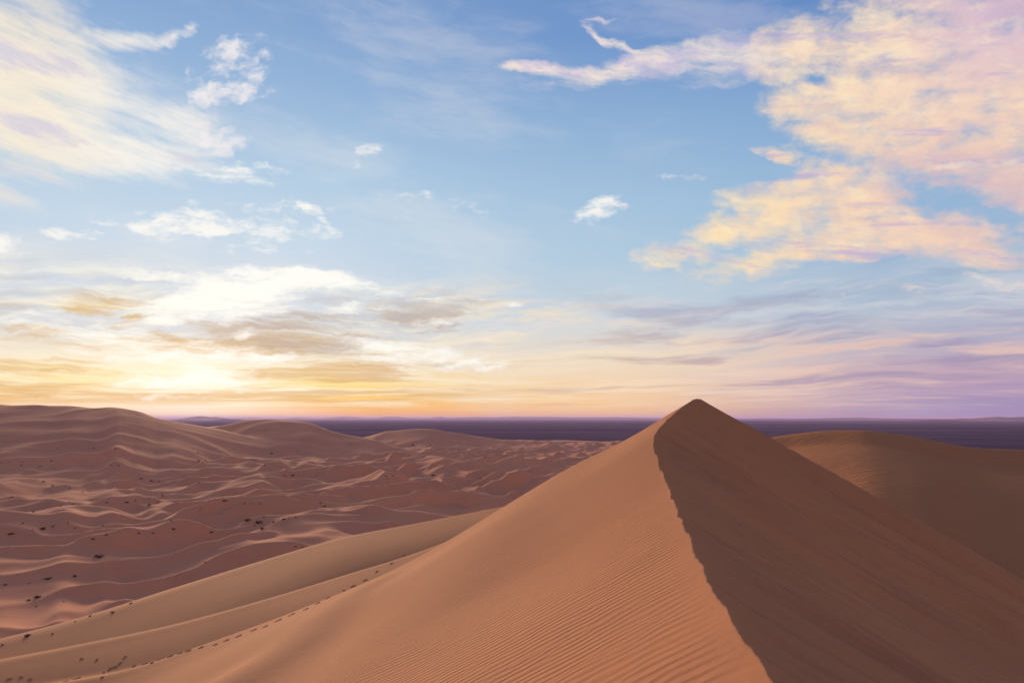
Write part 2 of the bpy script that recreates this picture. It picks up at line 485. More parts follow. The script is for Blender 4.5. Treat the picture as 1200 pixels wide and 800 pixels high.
def near_extra(x, y):
    """softer ridges at the foot of the near dune, on the left"""
    pa = np.array(sorted([P(490, 677, 36), P(435, 713, 32.5), P(372, 755, 28), P(292, 801, 24), P(160, 880, 19), P(-20, 1000, 15), (-14, 8, -8.5), (-15, -30, -9)], key=lambda p: p[1]), float)
    qy = np.clip(y, pa[0, 1], pa[-1, 1])
    xa = spline(pa[:, 1], pa[:, 0], qy); za = spline(pa[:, 1], pa[:, 2], qy)
    fa = np.interp(qy, pa[:, 1], 1 / np.hypot(1, np.gradient(pa[:, 0], pa[:, 1])))
    da = (x - xa) * fa
    dd = np.sqrt(da * da + 1.6 ** 2) - 1.6
    prl = slope_profile([(0, .28), (1.5, .64), (9, .64), (13, .40), (400, .4)]); prr = slope_profile([(0, -.05), (4, .0), (6, .05), (9, .6), (400, 1.1)])
    a = za - np.where(da < 0, prl(dd), prr(dd)) - np.maximum(y - pa[-1, 1], 0) * .9
    b = span(x, y, [P(560, 622, 56), P(480, 652, 53), P(400, 677, 51), P(300, 708, 50), P(200, 736, 49), P(100, 758, 48), P(0, 778, 47), P(-150, 806, 45), P(-500, 880, 42)],
             slope_profile([(0, -.04), (5, .06), (10, .18), (16, .36), (400, .45)]), slope_profile([(0, .25), (2, .50), (9, .45), (16, .3), (400, .3)]), 1.2, .5)
    c = span(x, y, [P(700, 574, 88), P(640, 585, 86), P(560, 600, 82), P(500, 612, 79), P(400, 632, 75), P(300, 662, 71), P(200, 695, 67), P(100, 729, 63), P(0, 757, 60), P(-150, 792, 57), P(-500, 870, 54)],
             slope_profile([(0, -.03), (6, .02), (10, .10), (15, .30), (400, .42)]), slope_profile([(0, .2), (4, .5), (60, .5), (400, .45)]), 2.0, .5)
    return a, b, c


def right_dune(x, y):
    return span(x, y, [P(840, 529, 118), P(870, 520, 112), P(930, 508.5, 106), P(975, 504, 102), P(1015, 503.5, 98), P(1055, 507, 95), P(1090, 513, 92), P(1130, 521, 90), P(1200, 527, 88), P(1300, 536, 86), P(1500, 560, 84)],
                slope_profile([(0, .10), (.7, .60), (2.6, .60), (4.2, .10), (14, .105), (20, .17), (40, .34), (400, .5)]), slope_profile([(0, .3), (4, .45), (400, .5)]), 1.0, 1.2, .97)


def wave_dunes(x, y, lam, ang, amp, seed, wid=1.5, warp=.8, crest=.68):
    th = R(ang)
    wx = fbm(x / (lam * 2.6), y / (lam * 2.6), seed + 1, 3) * lam * warp * 1.3
    wy = fbm(x / (lam * 2.6), y / (lam * 2.6), seed + 2, 3) * lam * warp * 1.3
    wx = wx + gn(x / (lam * .8), y / (lam * .8), seed + 3) * lam * .16
    X, Y = x + wx, y + wy
    u = (X * math.sin(th) - Y * math.cos(th)) / lam
    f = u - np.floor(u)
    cell = np.floor(u)
    v = (X * math.cos(th) + Y * math.sin(th)) / (lam * wid)
    # every crest has its own run of highs and lows along it
    a = .5 + .9 * gn(v, cell * 7.31 + .5, seed + 5) + .25 * gn(v * 2.7, cell * 3.7 + .5, seed + 6)
    b = .5 + .9 * gn(v, (cell + 1) * 7.31 + .5, seed + 5) + .25 * gn(v * 2.7, (cell + 1) * 3.7 + .5, seed + 6)
    a = np.clip(a, .06, 1.3); b = np.clip(b, .06, 1.3)
    up = f / crest
    dn = (f - crest) / (1 - crest)
    up_s = up * up * (1.9 - .9 * up)
    dn_s = 1 - dn
    dn_s = dn_s * dn_s * (1.35 - .35 * dn_s) * .6 + .4 * dn_s
    return np.where(f < crest, up_s, dn_s) * a * amp


def massif(x, y):
    """the high dunes on the left against the sky"""
    hi = slope_profile([(0, .02), (20, .12), (120, .17), (260, .17), (400, .10)])
    bk = slope_profile([(0, .05), (40, .25), (400, .35)])
    A_ = span(x, y, [P(-500, 470, 900), P(-200, 466, 900), P(-60, 471, 900), P(20, 472, 900), P(70, 473.5, 900), P(84, 473, 900), P(120, 475.5, 900), P(140, 475, 885), P(160, 479, 870), P(185, 487, 870), P(205, 491, 880), P(235, 497, 900), P(275, 505, 920), P(330, 520, 940)],
               hi, bk, 14, .35)
    B_ = span(x, y, [P(215, 500, 1150), P(255, 497.5, 1130), P(290, 492.5, 1100), P(318, 491, 1080), P(345, 492, 1070), P(366, 494.5, 1060), P(380, 500, 1050), P(400, 506, 1040), P(440, 514, 1010)],
               slope_profile([(0, .03), (18, .16), (90, .2), (400, .2)]), bk, 10, .3)
    C_ = span(x, y, [P(405, 514, 1350), P(440, 506, 1330), P(478, 500.5, 1320), P(500, 501, 1320), P(520, 504, 1330), P(560, 509.5, 1340), P(640, 516, 1360)],
               slope_profile([(0, .08), (30, .16), (400, .16)]), bk, 8, .3)
    return A_, B_, C_


PLAIN = -58.0


def field(x, y):
    r = np.hypot(x, y)
    az = np.degrees(np.arctan2(x, y))
    base = -44 - 12 * sstep(r, 250, 1400) + fbm(x / 260, y / 260, 70, 3) * 7 * (1 - sstep(r, 1300, 1900))
    edge = 1680 + fbm(x / 420, y / 420, 71, 4) * 420 - 330 * sstep(az, 2, 22)
    inn = 1 - sstep(r, edge - 260, edge + 60)
    near = 1 - sstep(r, 260, 600)
    farw = sstep(r, 420, 900)
    mid = sstep(r, 160, 420)
    h1 = wave_dunes(x, y, 76, 36, 14.0, 100, .75, 1.0, .62) * (.25 + .75 * farw)
    h2 = wave_dunes(x + 300, y, 58, 30, 14.0, 200, .62, 1.0, .62) * (.45 + .55 * mid)
    h3 = wave_dunes(x, y + 77, 36, 36, 9.0, 300, 1.05, .9, .62)
    h4 = wave_dunes(x + 55, y - 20, 64, 78, 11.0, 400, .8, 1.0, .62) * (.35 + .65 * mid)
    h = smax(smax(h2, h3, 1.4), smax(h1, h4, 1.6), 1.6) + (h2 + h3 + h4) * .06 + fbm(x / 46, y / 46, 911, 3) * 4.0
    hm = smax(wave_dunes(x + 90, y, 150, 44, 20.0, 600, .8, 1.0, .6), wave_dunes(x - 400, y, 115, 80, 13.0, 700, .9, 1.0, .6), 4.0) + h3 * .25
    z = base + h
    a, b, c = massif(x, y)
    a = a - 4; b = b - 3.0; c = c - 4.5
    m1 = smax(a, smax(b, c, 4), 8)
    damp = np.where(c > np.maximum(a, b), .62, 1 - .62 * sstep(r, 760, 880))
    z2 = m1 + hm * .60 * damp
    z = smax(z, z2, 6)
    z = PLAIN * (1 - inn) + z * inn
    fl = PLAIN + fbm(x / 900, y / 900, 81, 4) * 1.2
    z = np.where(inn <= 0, fl * 1.0, np.maximum(z, fl))
    return z, inn


# ------------------------------------------------------------------ one polar sheet of ground, cut into its regions
def build_ground():
    fine = np.arange(-45, 45.0001, .095)
    coarse = np.arange(48, 312.1, 3.0)
    azs = np.radians(np.concatenate([fine, coarse]))
    NA = len(azs)
    rr = [0.35]
    while rr[-1] < 3.5: rr.append(rr[-1] * 1.03)
    while rr[-1] < 95: rr.append(rr[-1] * 1.0082)
    while rr[-1] < 1100: rr.append(rr[-1] * 1.0054)
    while rr[-1] < 2300: rr.append(rr[-1] * 1.0072)
    while rr[-1] < 80000: rr.append(rr[-1] * 1.07)
    rr = np.array(rr); NR = len(rr)
    RR, AZ = np.meshgrid(rr, azs, indexing='ij')
    x = RR * np.sin(AZ); y = RR * np.cos(AZ)
    near = RR < 190
    z = np.zeros_like(x); lab = np.full(x.shape, 2, np.int8)
    rip = np.zeros_like(x); slip = np.zeros_like(x); groove = np.zeros_like(x)
    far = RR > 60
    # field
    zf, inn = field(x[far], y[far])
    z[far] = zf; z[~far] = -46
    lab[far] = np.where(inn > 0.0, 2, 3)
    xn, yn, zn = x[near], y[near], z[near]
    zm, l, r_, grv = main_dune(xn, yn)
    a, b, c = near_extra(xn, yn)
    zz = smax(zm, a, .9)
    zz = smax(zz, b, .7)
    zz = smax(zz, c, 1.0)
    rd = right_dune(xn, yn) + gn(xn / 22, yn / 18, 91) * .5
    near_all = smax(zz, rd, 1.6)
    fade = sstep(np.hypot(xn, yn), 115, 185)
    near_all = near_all - fade * 60
    tot = smax(near_all, zn, 3.0)
    ln = np.where(near_all >= zn, np.where(rd > zz, 1, 0), lab[near])
    z[near] = tot; lab[near] = ln
    q = sstep(l, .02, .8) * (1 - sstep(l, 9, 24)) * (1 - sstep(yn, 13, 30)) * (l > 0)
    rip[near] = np.where(ln == 0, q, 0)
    groove[near] = grv
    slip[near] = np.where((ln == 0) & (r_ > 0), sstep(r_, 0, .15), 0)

    # wind-worn tops: crests far out are rounded at the scale the sheet can carry
    k0 = int(np.searchsorted(rr, 70))
    k1 = int(np.searchsorted(rr, 2200))
    for _ in range(2):
        zz_ = z.copy()
        z[k0:k1] = .25 * zz_[k0 - 1:k1 - 1] + .5 * zz_[k0:k1] + .25 * zz_[k0 + 1:k1 + 1]
    idx = np.arange(NR * NA).reshape(NR, NA)
    a0 = idx[:-1, :]; a1 = idx[1:, :]
    a0n = np.roll(a0, -1, axis=1); a1n = np.roll(a1, -1, axis=1)
    quads = np.stack([a0, a0n, a1n, a1], -1).reshape(-1, 4)[:, ::-1]
    co = np.stack([x, y, z], -1).reshape(-1, 3)
    # vertex normals of the whole sheet, so that the cuts between regions stay invisible
    p = co[quads]
    n = np.cross(p[:, 2] - p[:, 0], p[:, 3] - p[:, 1])
    vn = np.zeros_like(co)
    for k in range(4):
        for cc in range(3):
            vn[:, cc] += np.bincount(quads[:, k], n[:, cc], len(co))
    vn /= np.maximum(np.linalg.norm(vn, axis=1, keepdims=True), 1e-12)
    if vn[:, 2].mean() < 0:
        vn = -vn; quads = quads[:, ::-1]
    flab = lab.reshape(-1)[quads].min(axis=1)
    rip = rip.reshape(-1); slip = slip.reshape(-1); groove = groove.reshape(-1)
    out = {}
    for k, name in enumerate(['sand_dune', 'sand_dune', 'dune_field', 'gravel_plain']):
        q = quads[flab == k]
        if not len(q):
            continue
        used, inv = np.unique(q, return_inverse=True)
        inv = inv.reshape(-1, 4)
        me = bpy.data.meshes.new(name)
        me.vertices.add(len(used)); me.vertices.foreach_set('co', co[used].astype(np.float32).ravel())
        me.loops.add(inv.size); me.loops.foreach_set('vertex_index', inv.astype(np.int32).ravel())
        me.polygons.add(len(inv)); me.polygons.foreach_set('loop_start', np.arange(0, inv.size, 4, dtype=np.int32))
        me.polygons.foreach_set('loop_total', np.full(len(inv), 4, np.int32))
        me.update(calc_edges=True)
        me.polygons.foreach_set('use_smooth', np.ones(len(inv), bool))
        if k < 2:
            me.normals_split_custom_set_from_vertices(vn[used].astype(np.float32))
        for an, av in (('ripple', rip), ('slip', slip), ('groove', groove)):
            if k == 0:
                at = me.attributes.new(an, 'FLOAT', 'POINT')
                at.data.foreach_set('value', av[used].astype(np.float32))
        ob = bpy.data.objects.new(name, me)
        col.objects.link(ob)
        ob['kind'] = 'structure'
        out[k] = ob
    # a height look-up for placing things
    lr = np.log(rr)

    def height(px_, py_):
        r = math.hypot(px_, py_); a = math.atan2(px_, py_)
        i = int(np.clip(np.searchsorted(rr, r) - 1, 0, NR - 2)); t = (r - rr[i]) / (rr[i + 1] - rr[i])
        j = int(np.clip((math.degrees(a) + 45) / .095, 0, len(fine) - 2)); s = (a - azs[j]) / (azs[j + 1] - azs[j])
        return ((1 - t) * ((1 - s) * z[i, j] + s * z[i, j + 1]) + t * ((1 - s) * z[i + 1, j] + s * z[i + 1, j + 1]))

    # first ground point met along a direction (pixel -> place on the ground)
    def hit(px_, py_, rmin=3.0):
        d = ray(px_, py_)
        ta = d[0] / d[1]; tz = d[2] / d[1]
        a = math.atan(ta)
        j = int(np.clip(round((math.degrees(a) + 45) / .095), 0, len(fine) - 1))
        yy = rr * math.cos(a)
        over = (z[:, j] >= tz * yy) & (rr > rmin)
        k_ = np.argmax(over)
        if not over[k_]:
            return None
        Y = yy[k_]
        return (ta * Y, Y, z[k_, j])
    return out, height, hit


ground, height, hit = build_ground()


# ------------------------------------------------------------------ materials
def new_mat(name):
    m = bpy.data.materials.new(name)
    m.use_nodes = True
    N = NT(m.node_tree)
    N.n.clear()
    b = N.n.new('ShaderNodeBsdfPrincipled')
    o = N.n.new('ShaderNodeOutputMaterial')
    N.l.new(b.outputs[0], o.inputs[0])
    b.inputs['Roughness'].default_value = .95
    b.inputs['Specular IOR Level'].default_value = .05
    geo = N.n.new('ShaderNodeNewGeometry')
    return m, N, b, geo.outputs['Position']


def bump(N, b, h, dist, strength=1.0, prev=None):
    n = N.n.new('ShaderNodeBump')
    n.inputs['Strength'].default_value = strength
    n.inputs['Distance'].default_value = dist
    N.put(n.inputs['Height'], h)
    if prev is not None:
        N.l.new(prev, n.inputs['Normal'])
    return n.outputs[0]


def mat_near_sand():
    m, N, b, pos = new_mat('near_sand')
    rip = N.n.new('ShaderNodeAttribute'); rip.attribute_name = 'ripple'
    sl = N.n.new('ShaderNodeAttribute'); sl.attribute_name = 'slip'
    n1 = N.noise(pos, .12, 3, .5)
    c = N.mix(N.smooth(n1, .35, .65), (.455, .200, .096, 1), (.495, .218, .104, 1))
    g = N.noise(pos, 9, 4, .7)
    c = N.mix(N.mul(N.smooth(g, .45, .75), .26), c, (.34, .155, .075, 1))
    # sand colour mixed darker along the ripple troughs
    x, y, z = N.sep(pos)[:3]
    w1 = N.noise(pos, .55, 2, .5)
    w2 = N.noise(pos, 2.6, 2, .5)
    ph = N.add(N.add(N.mul(y, 1.0), N.mul(x, .10)), N.add(N.mul(w1, .45), N.mul(w2, .07)))
    ph = N.mul(ph, 2 * math.pi / .27)
    wv = N.m('SINE', ph)
    wv2 = N.m('SINE', N.add(ph, N.mul(wv, .35)))
    # a second family of crests, a little wider apart: where the two meet the ripples fork and join
    wv3 = N.m('SINE', N.add(N.mul(ph, .86), N.mul(N.noise(pos, .9, 2, .5), 9.0)))
    fk_ = N.smooth(N.noise(N.vm('ADD', pos, (31, 7, 2)), .55, 3, .55), .46, .56)
    wv2 = N.add(N.mul(wv2, N.sub(1.0, fk_)), N.mul(wv3, fk_))
    wamp = N.mul(rip.outputs['Fac'], N.smooth(N.noise(pos, .3, 2, .5), .25, .6, .35, 1.0))
    c = N.mix(N.mul(N.smooth(wv2, .2, -.9), N.mul(wamp, .35)), c, (.30, .14, .075, 1))
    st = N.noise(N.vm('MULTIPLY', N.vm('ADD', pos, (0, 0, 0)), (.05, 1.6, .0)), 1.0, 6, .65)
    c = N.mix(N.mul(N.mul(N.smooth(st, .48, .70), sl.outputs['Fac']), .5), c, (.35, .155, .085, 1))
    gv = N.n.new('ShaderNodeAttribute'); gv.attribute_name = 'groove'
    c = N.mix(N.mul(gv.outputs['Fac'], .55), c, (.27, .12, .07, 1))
    N.put(b.inputs['Base Color'], c)
    f = bump(N, b, N.noise(pos, 60, 4, .7), .007, .7)
    f = bump(N, b, N.noise(pos, 3.0, 5, .6), .03, .5, f)
    f = bump(N, b, N.mul(wv2, N.mul(wamp, .5)), .022, 1.0, f)
    f = bump(N, b, N.mul(N.sub(st, .5), sl.outputs['Fac']), .30, .8, f)
    N.put(b.inputs['Normal'], f)
    return m


def mat_sand(name, c1, c2, c3, fine_=0.0):
    m, N, b, pos = new_mat(name)
    b.inputs['Specular IOR Level'].default_value = 0.03
    b.inputs['Roughness'].default_value = 1.0
    n1 = N.noise(pos, .006, 4, .55)
    c = N.mix(N.smooth(n1, .35, .65), c1, c2)
    n2 = N.noise(pos, .05, 5, .6)
    c = N.mix(N.mul(N.smooth(n2, .45, .75), .4), c, c3)
    N.put(b.inputs['Base Color'], c)
    f = bump(N, b, N.noise(N.vm('MULTIPLY', pos, (1, .6, 1)), .35, 5, .6), .25, .6)
    if fine_:
        rp_ = N.noise(N.vm('MULTIPLY', pos, (.25, 1.6, .6)), 1.1, 6, .62)
        f = bump(N, b, rp_, .35, fine_, f)
    N.put(b.inputs['Normal'], f)
    return m


def mat_plain():
    m, N, b, pos = new_mat('gravel')
    b.inputs['Specular IOR Level'].default_value = 0.0
    b.inputs['Roughness'].default_value = 1.0
    v = N.vm('MULTIPLY', pos, (.35, 1.0, 1.0))
    n1 = N.noise(v, .0016, 7, .6)
    n2 = N.noise(v, .0006, 4, .55)
    c = N.mix(N.smooth(n1, .40, .62), (.078, .055, .094, 1), (.120, .078, .108, 1))
    c = N.mix(N.mul(N.smooth(n2, .50, .62), .45), c, (.19, .12, .12, 1))
    n3 = N.noise(N.vm('MULTIPLY', pos, (.5, .8, 1.0)), .006, 8, .68)
    c = N.mix(N.mul(N.smooth(n3, .50, .68), .5), c, (.17, .12, .13, 1))
    N.put(b.inputs['Base Color'], c)
    return m


M_near = mat_near_sand()
M_mid = mat_sand('side_dune_sand', (.44, .188, .086, 1), (.47, .202, .092, 1), (.41, .174, .080, 1), .8)
M_field = mat_sand('field_sand', (.60, .250, .142, 1), (.66, .28, .154, 1), (.46, .19, .115, 1))
M_plain = mat_plain()
for k, mm in ((0, M_near), (1, M_mid), (2, M_field), (3, M_plain)):
    if k in ground:
        ground[k].data.materials.append(mm)


# ------------------------------------------------------------------ far mountains
def mountains(name, skyline, y0, depth, seed, mat, rough=1.0):
    """a range: its skyline (px, py) placed y0 metres away, real depth, eroded slopes"""
    px = np.array([s[0] for s in skyline], float); py = np.array([s[1] for s in skyline], float)
    n = int((px[-1] - px[0]) / 1.2) + 8; m_ = 14
    q = np.linspace(px[0], px[-1], n)
    hh = np.interp(q, px, py)
    vs_, fs = [], []
    for i in range(n):
        X, Y, Z = P(q[i], hh[i], y0)
        Z = max(Z - PLAIN, 0)
        for j in range(m_ + 1):
            t = j / m_
            prof = max(0.0, 1 - abs(t - .5) * 2) ** .8
            w = float(fbm(np.array([q[i] / 9.0 + j * .25]), np.array([j * .6 + seed * 3.1]), seed, 4))
            zz = Z * prof * (1 + .35 * rough * w * (1 if j != m_ // 2 else .25))
            yy = y0 + (t - .5) * depth
            vs_.append((X, yy, PLAIN - 3 + zz + (3 if 0 < j < m_ else 0)))
    for i in range(n - 1):
        for j in range(m_):
            a = i * (m_ + 1) + j
            fs.append((a, a + m_ + 1, a + m_ + 2, a + 1))
    me = bpy.data.meshes.new(name); me.from_pydata(vs_, [], fs); me.update()
    me.polygons.foreach_set('use_smooth', [True] * len(fs))
    me.materials.append(mat)
    ob = bpy.data.objects.new(name, me); col.objects.link(ob); ob['kind'] = 'structure'
    return ob


m, N, b, pos = new_mat('mountain_rock')
nn = N.noise(pos, .0009, 6, .6)
N.put(b.inputs['Base Color'], N.mix(N.smooth(nn, .4, .65), (.15, .10, .10, 1), (.24, .16, .14, 1)))
M_rock = m
mountains('mountain', [(214, 491), (222, 489), (232, 487.3), (240, 487.6), (246, 488.8), (252, 488.2), (258, 489), (268, 490.4)], 19000, 2600, 3, M_rock, .3)
mountains('mountain_range', [(268, 491), (280, 489.4), (292, 489), (305, 489.6), (335, 490), (350, 488.6), (362, 489.4), (378, 489.8), (392, 488.6), (402, 488.0), (414, 488.4), (424, 489.2), (440, 489.6), (452, 488.2), (466, 488.2), (480, 489.2),
                             (500, 489.5), (512, 488.7), (516, 488.2), (522, 489.2), (536, 488.9), (560, 488.5), (580, 488.8), (600, 488.2), (640, 488.4), (680, 489), (720, 488.6), (760, 489.4), (800, 489.9), (860, 490.2)], 33000, 5000, 11, M_rock, .4)
mountains('mountain_range', [(850, 490.8), (900, 490), (930, 490.3), (965, 489.8), (990, 489.2), (1008, 488.8), (1020, 489.6), (1060, 490.2), (1110, 490.6)], 26000, 4000, 17, M_rock, .4)
mountains('table_mountain', [(1096, 491.3), (1118, 490.9), (1128, 490.0), (1142, 490.6), (1150, 490.2), (1158, 488.6), (1170, 488.0), (1184, 488.8), (1196, 488.2), (1215, 488.0), (1260, 488.3), (1290, 490.5), (1310, 491.5)], 16000, 2600, 23, M_rock, .25)

# ------------------------------------------------------------------ haze
def build_haze(density):
    lo, hi_ = (-110000, -110000, PLAIN - 8), (110000, 110000, 120)
    vs_ = [(x_, y_, z_) for x_ in (lo[0], hi_[0]) for y_ in (lo[1], hi_[1]) for z_ in (lo[2], hi_[2])]
    fs = [(0, 1, 3, 2), (4, 6, 7, 5), (0, 4, 5, 1), (2, 3, 7, 6), (0, 2, 6, 4), (1, 5, 7, 3)]
    me = bpy.data.meshes.new('haze'); me.from_pydata(vs_, [], fs); me.update()
    ob = bpy.data.objects.new('haze', me); col.objects.link(ob)
    ob['kind'] = 'stuff'
    m = bpy.data.materials.new('haze_air'); m.use_nodes = True
    t = m.node_tree; t.nodes.clear()
    v = t.nodes.new('ShaderNodeVolumePrincipled')
    v.inputs['Color'].default_value = (.70, .58, 1.0, 1)
    v.inputs['Density'].default_value = density
    v.inputs['Anisotropy'].default_value = 0.15
    o = t.nodes.new('ShaderNodeOutputMaterial')
    t.links.new(v.outputs[0], o.inputs['Volume'])
    me.materials.append(m)


if HAZE > 0:
    build_haze(HAZE)



# ------------------------------------------------------------------ desert shrubs
def simple_mat(name, c1, c2, rough=.95):
    m, N, b, pos = new_mat(name)
    N.put(b.inputs['Base Color'], N.mix(N.smooth(N.noise(pos, 2.2, 3, .6), .35, .65), c1, c2))
    b.inputs['Roughness'].default_value = rough
    return m


M_leaf = simple_mat('dry_leaves', (.060, .050, .030, 1), (.110, .080, .045, 1))
M_stem = simple_mat('dry_wood', (.075, .050, .036, 1), (.11, .075, .05, 1))


def foliage_mesh(seed, n=150, wide=.5, high=.42):
    """a low windblown tuft a metre wide: many narrow leaves on a flattened dome, open in places"""
    rg = random.Random(seed)
    vs_, fs = [], []
    clumps = [(rg.uniform(-.32, .32) * wide * 2, rg.uniform(-.25, .25) * wide * 2, rg.uniform(.55, 1)) for _ in range(5)]
    for i in range(n):
        cx, cy, s = clumps[rg.randrange(5)]
        a = rg.uniform(0, 2 * math.pi); e = rg.uniform(.05, 1.3)
        rad = rg.uniform(.10, .30) * s
        p = Vector((cx + rad * math.cos(a) * math.cos(e), cy + rad * math.sin(a) * math.cos(e), high * s * math.sin(e) * rg.uniform(.35, 1)))
        d = Vector((math.cos(a) * .8, math.sin(a) * .8, rg.uniform(.3, 1.3))).normalized()
        L = rg.uniform(.07, .16); w = rg.uniform(.012, .030)
        sd_ = d.cross(Vector((rg.uniform(-1, 1), rg.uniform(-1, 1), .3))).normalized() * w
        k = len(vs_)
        vs_ += [tuple(p - sd_), tuple(p + sd_), tuple(p + d * L * .6 + sd_ * .9), tuple(p + d * L), tuple(p + d * L * .6 - sd_ * .9)]
        fs.append((k, k + 1, k + 2, k + 3, k + 4))
    me = bpy.data.meshes.new('foliage'); me.from_pydata(vs_, [], fs); me.update(); me.materials.append(M_leaf)
    return me, clumps


def stem_mesh(clumps, high=.42, seed=0):
    rg = random.Random(seed)
    vs_, fs = [], []
    for cx, cy, s in clumps:
        for _ in range(5):
            a = rg.uniform(0, 6.283); top = Vector((cx + .16 * s * math.cos(a), cy + .16 * s * math.sin(a), high * s * rg.uniform(.6, .95)))
            b0 = Vector((cx * .45, cy * .45, -.06)); mid = (b0 + top) / 2 + Vector((rg.uniform(-.05, .05), rg.uniform(-.05, .05), .03))
            ring = []
            for p, r in ((b0, .016), (mid, .011), (top, .004)):
                k = len(vs_)
                for q in range(4):
                    vs_.append((p.x + r * math.cos(q * 1.571), p.y + r * math.sin(q * 1.571), p.z))
                ring.append(k)
            for k0, k1 in ((ring[0], ring[1]), (ring[1], ring[2])):
                for q in range(4):
                    fs.append((k0 + q, k0 + (q + 1) % 4, k1 + (q + 1) % 4, k1 + q))
    me = bpy.data.meshes.new('stem'); me.from_pydata(vs_, [], fs); me.update(); me.materials.append(M_stem)
    return me


VAR = []
for sdv in range(6):
    fm, cl = foliage_mesh(100 + sdv)
    VAR.append((fm, stem_mesh(cl, seed=sdv)))

# (px, py, width in photo pixels, label or None)
SHRUBS = [
    (31, 746.5, 13, 'dark bushy shrub alone on the soft sand slope at the lower left edge'),
    (44, 700.5, 13, 'wide dark shrub, the right one of a close pair beside a shaded dune hollow'),
    (34, 703.5, 8, 'smaller dark shrub, the left one of a close pair beside a shaded dune hollow'),
    (55, 680, 11, 'round dark shrub on a pale sand hump left of a small shaded hollow'),
    (115, 654, 15, 'long low shrub lying in the bottom of a dark dune hollow'),
    (12, 628, 10, 'dark shrub at the foot of a pale dune against the left edge'),
    (303, 614, 13, 'broadest dark shrub in the thicket under a crescent dune'),
    (289, 612, 11, 'second broadest shrub, at the left end of the thicket under a crescent dune'),
    (307, 620, 8, 'small shrub just in front of the thicket under a crescent dune'),
    (264, 588, 9, 'dark shrub halfway up the shaded slip face above the thicket'),
    (203, 623, 8, 'dark shrub on the shaded slope left of the crescent dune hollow'),
    (248, 625, 8, 'blurred brown shrub in shade on the flank below the crescent dune'),
    (148, 589, 7.5, 'dark shrub on a pale slope with fainter tufts to its right'),
    (87, 675.5, 8, 'flat shrub on a dune crest right of the pale sand hump'),
    (50, 621, 12, 'long flat reddish patch of low shrub on the pale left slope'),
    (333, 610, 7, 'lone dark shrub right of the thicket on a pale streaked slope'),
    (132, 718, 7, 'low elongated shrub on the long smooth crest, fourth from the bottom left'),
    (153, 707.5, 6, 'highest dark shrub on the long smooth crest at lower left'),
    (106, 722, 6, 'third shrub from the bottom left along the long smooth crest'),
    (61, 743, 5, 'tiny shrub right of the lone bushy shrub at lower left'),
    (3, 757, 6, 'small shrub at the very edge, lowest of all on the left'),
    (484, 522, 6, 'dark shrub at the foot of the pyramid dune in the middle distance'),
    (507, 558.5, 7, 'dark shrub below the end of a short sharp crest in the middle of the dunes'),
]
ZONES = [
    ('shrub specks scattered on the high left dunes', 'the tiny shrubs scattered on the high left slopes',
     [(1, 543, 3.5), (10, 542, 3), (27, 541, 3), (60, 541, 4), (46, 547, 5), (25, 546, 4), (110, 525.5, 4), (135, 528, 3.5), (68, 526, 3), (131, 546, 4), (139, 546, 4)]),
    ('shrub specks below the high left dunes', 'the tiny shrubs at the foot of the high left slopes',
     [(51, 564.5, 4.5), (62, 569.5, 5), (97, 577, 4), (105, 576, 4), (82, 573, 3.5), (165, 562, 6), (177, 564, 5), (186, 565, 4), (190, 582, 5), (14, 583, 4)]),
    ('small shrubs dotted in the basin left of centre', 'the tiny shrubs in the basin beneath the rounded middle hill',
     [(232, 530, 3.5), (233, 541, 5.5), (241, 539, 4), (237, 543, 4), (266, 533, 3), (274, 526, 4), (318, 532, 5), (333, 558.5, 5), (343, 557.5, 6), (233, 567, 3), (310, 545, 3), (296, 539, 3)]),
    ('sparse shrubs among the small middle dunes', 'the faint shrubs among the small dunes near the picture centre',
     [(452, 559, 4), (461, 558.5, 5), (563, 561, 4), (569, 537, 4), (504, 522, 4)]),
    ('upper band of shrubs on the striped left slopes', 'the tufts in the upper band on the striped left slopes',
     [(39, 600, 5), (71, 593, 5), (85, 591, 4), (81, 588, 3), (125, 589.5, 5), (158, 587, 4), (175, 592, 6), (185, 589, 5), (235, 597, 3), (234, 601, 3)]),
    ('middle band of shrubs on the striped left slopes', 'the tufts in the middle band on the striped left slopes',
     [(27, 614, 4.5), (80, 613, 5), (38, 621, 4), (62, 618, 5), (88, 620, 4), (120, 616.5, 3), (218, 613, 3), (201, 610, 4)]),
    ('lower band of shrubs on the striped left slopes', 'the tufts in the lower band on the striped left slopes',
     [(109, 633, 6), (124, 629, 6), (162, 626, 6), (179, 626, 4)]),
    ('small shrubs round the thicket', 'small tufts strewn round the shrub thicket under the crescent dune',
     [(287, 592, 4), (296, 591, 3), (305, 591, 4), (293, 610, 5), (338, 607, 3), (346, 607, 4), (320, 612, 6), (375, 591, 5), (380, 594, 6), (309, 606, 4), (298, 617, 4)]),
    ('little tufts by the nearest smooth crest', 'the little tufts just beyond the nearest smooth crest',
     [(6, 686, 6), (34, 684, 4), (42, 710, 4), (75, 705, 3), (88, 728.5, 4), (241, 660, 4), (346, 643, 4), (354, 641, 4)]),
]
ORD = ['leftmost', 'second from the left', 'third from the left', 'fourth from the left', 'fifth from the left', 'sixth from the left', 'seventh from the left',
       'eighth from the left', 'ninth from the left', 'tenth from the left', 'eleventh from the left', 'twelfth from the left']


